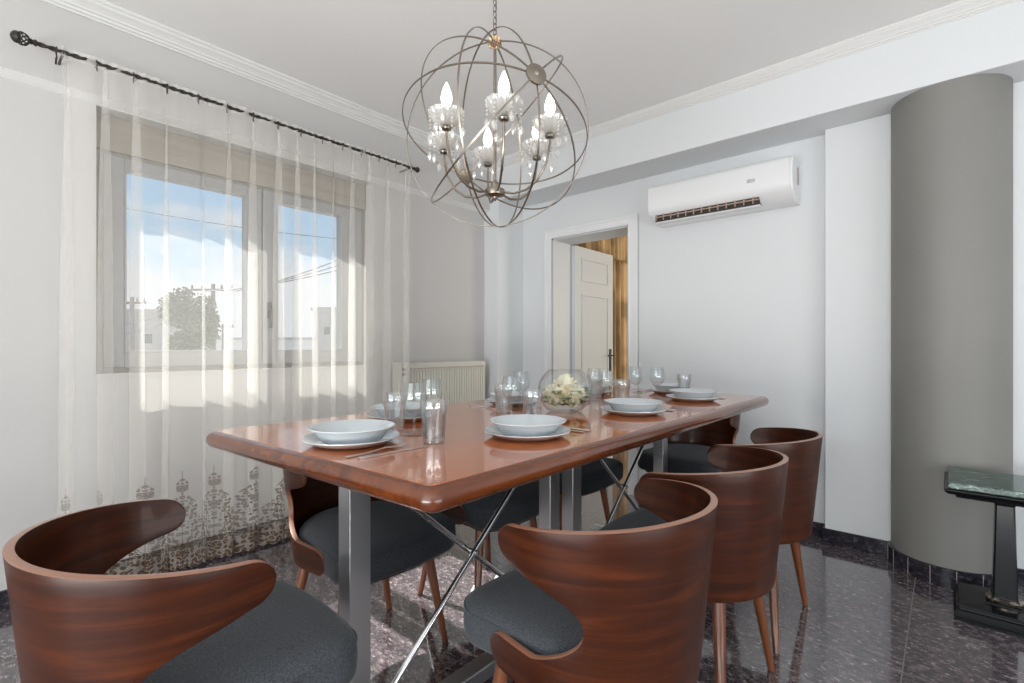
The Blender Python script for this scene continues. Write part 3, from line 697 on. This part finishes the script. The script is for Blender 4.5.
# flower bowl
VX, VY = -1.205, 1.70
R0 = .112; cz = .088
o_, i_ = [(.001, 0), (.058, 0)], []
for k in range(21):
    a = R(-50+104*k/20); o_.append((R0*math.cos(a), cz+R0*.95*math.sin(a)))
for k in range(21):
    a = R(54-104*k/20); i_.append(((R0-.003)*math.cos(a), cz+(R0-.003)*.95*math.sin(a)))
vase = MB().lathe(o_+i_+[(.001, .008)], 64).build('glass_bowl_vase', M['vase'], angle=60, loc=(VX, VY, T))
tag(vase, 'round clear glass bowl holding cream roses at the middle of the table', 'vase')
def rose(rad, n=5, seed=0):
    rnd = random.Random(seed); b = MB()
    for ring, (cnt, r_mid, tip, z0, z1) in enumerate(((3, .10, .06, -.1, .80), (5, .24, .22, -.15, .82), (6, .38, .40, -.2, .76), (7, .54, .62, -.25, .66), (8, .68, .86, -.3, .48), (9, .74, 1.04, -.3, .26))):
        for k in range(cnt):
            a0 = 2*PI*k/cnt+ring*.9+rnd.uniform(-.2, .2); half = 1.25*PI/cnt; jz = rnd.uniform(-.06, .08); jt = rnd.uniform(-.05, .05); tl_ = rnd.uniform(-.12, .12)
            def f(u, v, a0=a0, half=half, r_mid=r_mid, tip=tip, z0=z0, z1=z1, jz=jz, jt=jt, tl_=tl_):
                w = (u-.5)*2; a = a0+w*half*math.sin(PI*(.18+.55*v))
                r = r_mid*(.35+.65*math.sin(PI/2*min(1, v*1.4)))*(1-v**3)+(tip+jt)*v**3+tl_*w*.25*v
                z = z0+(z1+jz-z0)*v-.20*w*w*v*v+.03*math.sin(w*7+a0*3)*v
                return (rad*r*math.cos(a), rad*r*math.sin(a), rad*z)
            b.grid(f, 6, 6)
    b.lathe([(rad*.05, -.3*rad), (rad*.22, 0), (rad*.16, rad*.5), (rad*.03, rad*.66)], 10)
    return b
RS = [((.004, -.002, .112), .046, 0, 'large cream rose crowning the bouquet in the glass bowl'), ((-.055, -.03, .075), .036, 0, 'cream rose at the window side of the bouquet'),
      ((-.008, -.050, .076), .036, 1, 'peach tinted rose in the middle of the bouquet front'), ((.044, -.035, .078), .036, 0, 'open cream rose on the column side of the bouquet'),
      ((-.040, -.056, .048), .028, 0, 'small cream rose low in the glass bowl near its base'), ((.022, -.062, .048), .026, 0, 'small cream rose low in the bowl, on the column side'),
      ((.020, .055, .078), .036, 0, 'cream rose at the back of the bouquet'), ((-.045, .045, .078), .034, 1, 'peach rose at the back of the bouquet by the window side'), ((.070, .018, .060), .026, 0, 'small cream rose against the glass at the far side')]
for k, ((x, y, z), rd_, mi, lab) in enumerate(RS):
    # positions are given along the camera-facing front (y- is the front of the bowl)
    ca, sa = math.cos(R(41.4)), math.sin(R(41.4)); wx, wy = x*ca-y*sa, x*sa+y*ca
    tilt = Vector((wx, wy, .055)).normalized()
    o = rose(rd_*1.12, seed=k).build('rose', M['petal_peach' if mi else 'petal'], angle=180, loc=(VX+wx, VY+wy, T+z))
    o.rotation_mode = 'QUATERNION'; o.rotation_quaternion = tilt.to_track_quat('Z', 'Y'); tag(o, lab, 'flower', 'roses in the glass bowl')
def leaf_mesh(L, Wd):
    def f(u, v):
        w = (u-.5)*2; ww = Wd*math.sin(PI*min(1, v*.93+.04))**.8
        return (w*ww, v*L, .25*abs(w)*ww - .30*L*v*v)
    return MB().grid(f, 6, 10)
for k in range(24):
    a = 2*PI*k/24+.2; low = k % 2; z = (.028 if low else (.080 if k % 4 else .055)); rad = .044 if low else .048
    o = leaf_mesh(.050 if low else .058, .021).build('leaf', M['leaf_light' if k % 5 == 2 else 'leaf'], angle=180, loc=(VX+rad*math.cos(a), VY+rad*math.sin(a), T+z))
    sm = o.modifiers.new('thick', 'SOLIDIFY'); sm.thickness = .0008
    o.rotation_euler = (R(30 if low else 20), 0, a-PI/2)
    tag(o, 'glossy green rose leaf tucked among the flowers in the glass bowl', 'leaf', 'rose leaves in the glass bowl')

# ------------------------------------------------------------------ chandelier
CX, CY, CZ, CR = -1.195, 1.265, 1.875, .325
ch = thing('chandelier', 'orb chandelier of metal hoops with candle bulbs and crystal drops above the table', 'chandelier', (CX, CY, CZ))
rgt = Vector((.750, .661, 0)); upv = Vector((.661*.39, -.750*.39, .92)); twd = Vector((.661*.92, -.750*.92, -.39))
def D(a, b_, c): return (rgt*a+upv*b_+twd*c).normalized()
ND = D(.40, .49, .775)
def hoop(n, rad, hw=.0027, ht=.0013):
    n = n.normalized(); a = n.orthogonal().normalized(); c = n.cross(a); rs = []
    for i in range(120):
        t = 2*PI*i/120; d = a*math.cos(t)+c*math.sin(t)
        rs.append([d*(rad-ht)-n*hw, d*(rad+ht)-n*hw, d*(rad+ht)+n*hw, d*(rad-ht)+n*hw])
    return MB().rings(rs, closed=True).build('hoop', M['nickel'], ch, angle=50)
TOP = Vector((0, 0, 1))
for n, rad in ((TOP.cross(D(1, 0, .18)), CR), (TOP.cross(D(.28, 0, -.96)), CR*.985),
               (ND.cross(D(.70, .71, .0)), CR*1.0),
               (ND.cross(D(-.97, .22, .10)), CR*.99), (ND.cross(D(-.70, .78, .05)), CR*.995), (ND.cross(D(.02, -1, .10)), CR*.98)):
    hoop(n, rad)
for s_ in (1, -1):
    b = MB(); b.lathe([(.001, -.006), (.028, -.006), (.032, -.003), (.032, .004), (.022, .007), (.010, .009), (.006, .013), (.001, .014)], 28)
    o = b.build('hoop_boss', M['nickel'], ch, loc=ND*CR*s_); o.rotation_mode = 'QUATERNION'; o.rotation_quaternion = (ND*s_).to_track_quat('Z', 'Y')
MB().tube([(0, 0, -.20), (0, 0, CR+.01)], .0055, 12).build('centre_rod', M['nickel'], ch)
def lob(t, z, r): return 1+.10*math.cos(10*t) if r > .012 else 1
MB().lathe([(.004, CR-.03), (.012, CR-.022), (.023, CR-.014), (.019, CR-.004), (.023, CR+.006), (.012, CR+.016), (.005, CR+.024)], 60, mod=lob).build('top_hub', M['brass'], ch)
MB().lathe([(.003, -.235), (.008, -.228), (.010, -.222), (.034, -.216), (.037, -.206), (.034, -.196), (.016, -.192), (.014, -.172), (.006, -.165)], 32).build('bottom_hub', M['nickel'], ch)
b = MB(); z = CR+.030; k = 0; zt = H-.03-CZ
while z < zt:
    q = []
    for j in range(14):
        a = 2*PI*j/14; u, w = .0075*math.cos(a), .013*math.sin(a)
        q.append((u if k % 2 == 0 else 0, 0 if k % 2 == 0 else u, z+w))
    b.tube(q, .0016, 6, closed=True); z += .0215; k += 1
b.build('chain', M['nickel'], ch)
MB().tube([(.003, .003, CR+.02), (.006, -.002, zt*.6+.1), (0, 0, zt)], .0022, 6).build('cable', M['nickel'], ch)
MB().lathe([(.004, zt-.01), (.02, zt-.006), (.055, zt+.01), (.060, zt+.03)], 32).build('ceiling_cup', M['nickel'], ch)
def pend(b, x, y, z, beads):
    for j in range(beads):
        r = .0058-.0006*j; zz = z-.006-.0125*j
        b.lathe([(.0004, zz-r), (r*.8, zz-r*.55), (r, zz), (r*.8, zz+r*.55), (.0004, zz+r)], 7, (x, y, 0))
    zz = z-.0125*beads-.004
    b.lathe([(.0004, zz-.036), (.0055, zz-.030), (.0095, zz-.020), (.0075, zz-.010), (.002, zz-.002), (.0004, zz)], 8, (x, y, 0))
def make_arm():
    ar = MB().tube([(.028, 0, -.206), (.07, 0, -.216), (.115, 0, -.208), (.155, 0, -.180), (.188, 0, -.125), (.200, 0, -.060), (.200, 0, -.030)], .0042, 10).build('arm', M['nickel'], ch)
    MB().lathe([(.004, -.046), (.015, -.042), (.018, -.036), (.012, -.030), (.008, -.026)], 24, (.2, 0, 0)).build('drip_cap', M['nickel'], ar)
    def sc(t, z, r): return 1+.085*abs(math.cos(8*t)) if r > .02 else 1
    MB().lathe([(.008, -.030), (.022, -.028), (.040, -.014), (.052, .004), (.056, .016), (.0525, .015), (.048, .005), (.037, -.010), (.021, -.022), (.008, -.024)], 96, (.2, 0, 0), mod=sc, cap0=False, cap1=False).build('crystal_dish', M['crystal'], ar, angle=60)
    MB().lathe([(.0085, -.026), (.0085, .002), (.0115, .006), (.0115, .030), (.0105, .032)], 20, (.2, 0, 0)).build('candle_sleeve', M['nickel'], ar)
    MB().lathe([(.0105, .031), (.0125, .036), (.0175, .052), (.0185, .062), (.0150, .080), (.0085, .098), (.003, .110), (.0006, .114)], 24, (.2, 0, 0)).build('bulb', M['bulb'], ar)
    for j in range(6):
        a = 2*PI*j/6+.3; b = MB(); pend(b, .2+.053*math.cos(a), .053*math.sin(a), .008, 3+(j % 2)*2); b.build('crystal_pendant', M['crystal'], ar, smooth=False)
    return ar
arm0 = make_arm()
base_az = math.atan2(rgt.y, rgt.x)
for i, a in enumerate((280, 340, 40, 100, 160, 220)):
    o = arm0 if i == 0 else copy_tree(arm0, ch)
    o.rotation_euler = (0, 0, base_az+R(a))

# ------------------------------------------------------------------ outside the window
struct(MB().box((-160, -80, -4.2), (-6, 160, -4.0)).build('ground', M['ground'], smooth=False), 'pale ground outside')
C41, S41 = .75, .661
def world(px, py, d):
    r = d*(px-512)/495; return Vector((r*.750-d*.661, r*.661+d*.750, 1.13+(346-py)/495*d))
def building(label, p, w, dpt, top, m, rows, cols):
    root = thing('distant_building', label, 'building', (p.x, p.y, -4), R(41.4))
    MB().box((-w/2, 0, 0), (w/2, dpt, top+4)).build('walls', m, root, smooth=False)
    MB().box((-w/2-.15, -.15, top+4), (w/2+.15, dpt+.15, top+4.3)).build('roof', M['stucco'], root, smooth=False)
    for r in range(rows):
        for c in range(cols):
            x = -w/2+w*(c+.5)/cols; z = top+4-1.6-r*2.6
            MB().box((x-.22, -.06, z-.3), (x+.22, .02, z+.3)).build('window', M['winglass'], root, smooth=False)
building('grey apartment house beyond the first window sash, beside the short utility pole', world(135, 340, 32), 3.4, 6, world(135, 314, 32).z, M['stucco'], 2, 2)
building('narrow brown-grey tower block seen through the second window sash', world(327, 340, 40), 2.2, 4, world(327, 311, 40).z, M['stucco'], 3, 1)
building('low pale house beyond the second sash, beside the tower', world(296, 340, 55), 7, 6, world(296, 340, 55).z, M['stucco_pale'], 1, 3)
building('low pale house behind the tree beyond the first sash', world(232, 340, 60), 9, 6, world(235, 340, 60).z, M['stucco_pale'], 1, 4)
building('long pale building far along the horizon between the poles', world(258, 345, 80), 30, 6, world(258, 345, 80).z, M['stucco_pale'], 1, 8)
# tree
tp = world(188, 340, 26); tr_ = thing('distant_tree', 'loose green tree beyond the first window sash', 'tree', (tp.x, tp.y, -4))
MB().tube([(0, 0, 0), (.1, .05, 3), (0, 0, 6)], [.22, .16, .08], 8).build('trunk', M['bark'], tr_)
b = MB(); rnd = random.Random(3)
BL = [(rnd.uniform(-1.3, 1.3), rnd.uniform(-1, 1), 4.0+3.6*rnd.random(), rnd.uniform(.45, .85)) for _ in range(17)]
for _ in range(6200):
    bx_, by_, bz_, br_ = BL[rnd.randrange(17)]; k_ = 1-max(0, bz_-5.5)*.28; dd = Vector((rnd.gauss(0, 1), rnd.gauss(0, 1), rnd.gauss(0, 1))).normalized()*br_*rnd.random()**.4
    rr3, a, zz = 1.0, 0, bz_+dd.z
    c = Vector((bx_*k_+dd.x, by_*k_+dd.y, zz)); d1 = Vector((rnd.gauss(0, 1), rnd.gauss(0, 1), rnd.gauss(0, 1))).normalized()*.10; d2 = d1.orthogonal().normalized()*.07
    b.face([b.bm.verts.new(c-d1), b.bm.verts.new(c-d2), b.bm.verts.new(c+d1), b.bm.verts.new(c+d2)])
b.build('crown', M['tree'], tr_, smooth=False, normals=False)
def pole(label, p, top, arms):
    root = thing('utility_pole', label, 'utility pole', (p.x, p.y, -4), R(41.4))
    MB().tube([(0, 0, 0), (0, 0, top+4)], [.16, .11], 10).build('post', M['woodpole'], root)
    for z, w in arms:
        ca_ = MB().box((-w, -.16, z+4-.06), (w, -.06, z+4+.06)).build('cross_arm', M['woodpole'], root, smooth=False)
        for x in (-w+.1, -w*.45, w*.45, w-.1): MB().lathe([(.05, 0), (.06, .1), (.04, .2), (.02, .24)], 8, (x, -.11, z+4.06)).build('insulator', M['cable'], ca_)
p2 = world(213, 340, 30); pole('tall utility pole with a cross arm beyond the first window sash', p2, world(213, 284, 30).z, ((world(213, 290, 30).z, 1.3),))
p1 = world(132, 340, 30); pole('utility pole standing at the grey apartment house', p1, world(132, 297, 30).z, ((world(132, 303, 30).z, .9),))
p3 = world(223, 340, 44); pole('small distant utility pole behind the tall one', p3, world(223, 324, 44).z, ((world(223, 327, 44).z, 1.0),))
def wire(pts, label, r=.02):
    P = [world(*p) for p in pts]; q = []
    for a, c in zip(P, P[1:]):
        for i in range(12): q.append(a.lerp(c, i/12)-Vector((0, 0, .25*math.sin(PI*i/12)*(len(P) == 2))))
    q.append(P[-1]); tag(MB().tube(q, r, 6).build('power_line', M['cable']), label, 'cable', 'power lines outside the window')
wire([(236, 291, 29.9), (430, 222, 14)], 'top one of three black power lines rising across the second sash', .03)
wire([(222, 291, 29.9), (430, 236, 13)], 'middle one of three black power lines rising across the second sash', .025)
wire([(206, 291, 29.9), (430, 247, 12)], 'lowest one of three black power lines rising across the second sash', .025)
wire([(60, 196, 16), (430, 246, 20)], 'thin power line crossing high over both window sashes', .012)
wire([(60, 335, 26), (213, 300, 30)], 'power line running from the grey house to the tall pole', .025)
wire([(60, 348, 26), (213, 306, 30)], 'second power line below, from the grey house to the tall pole', .02)
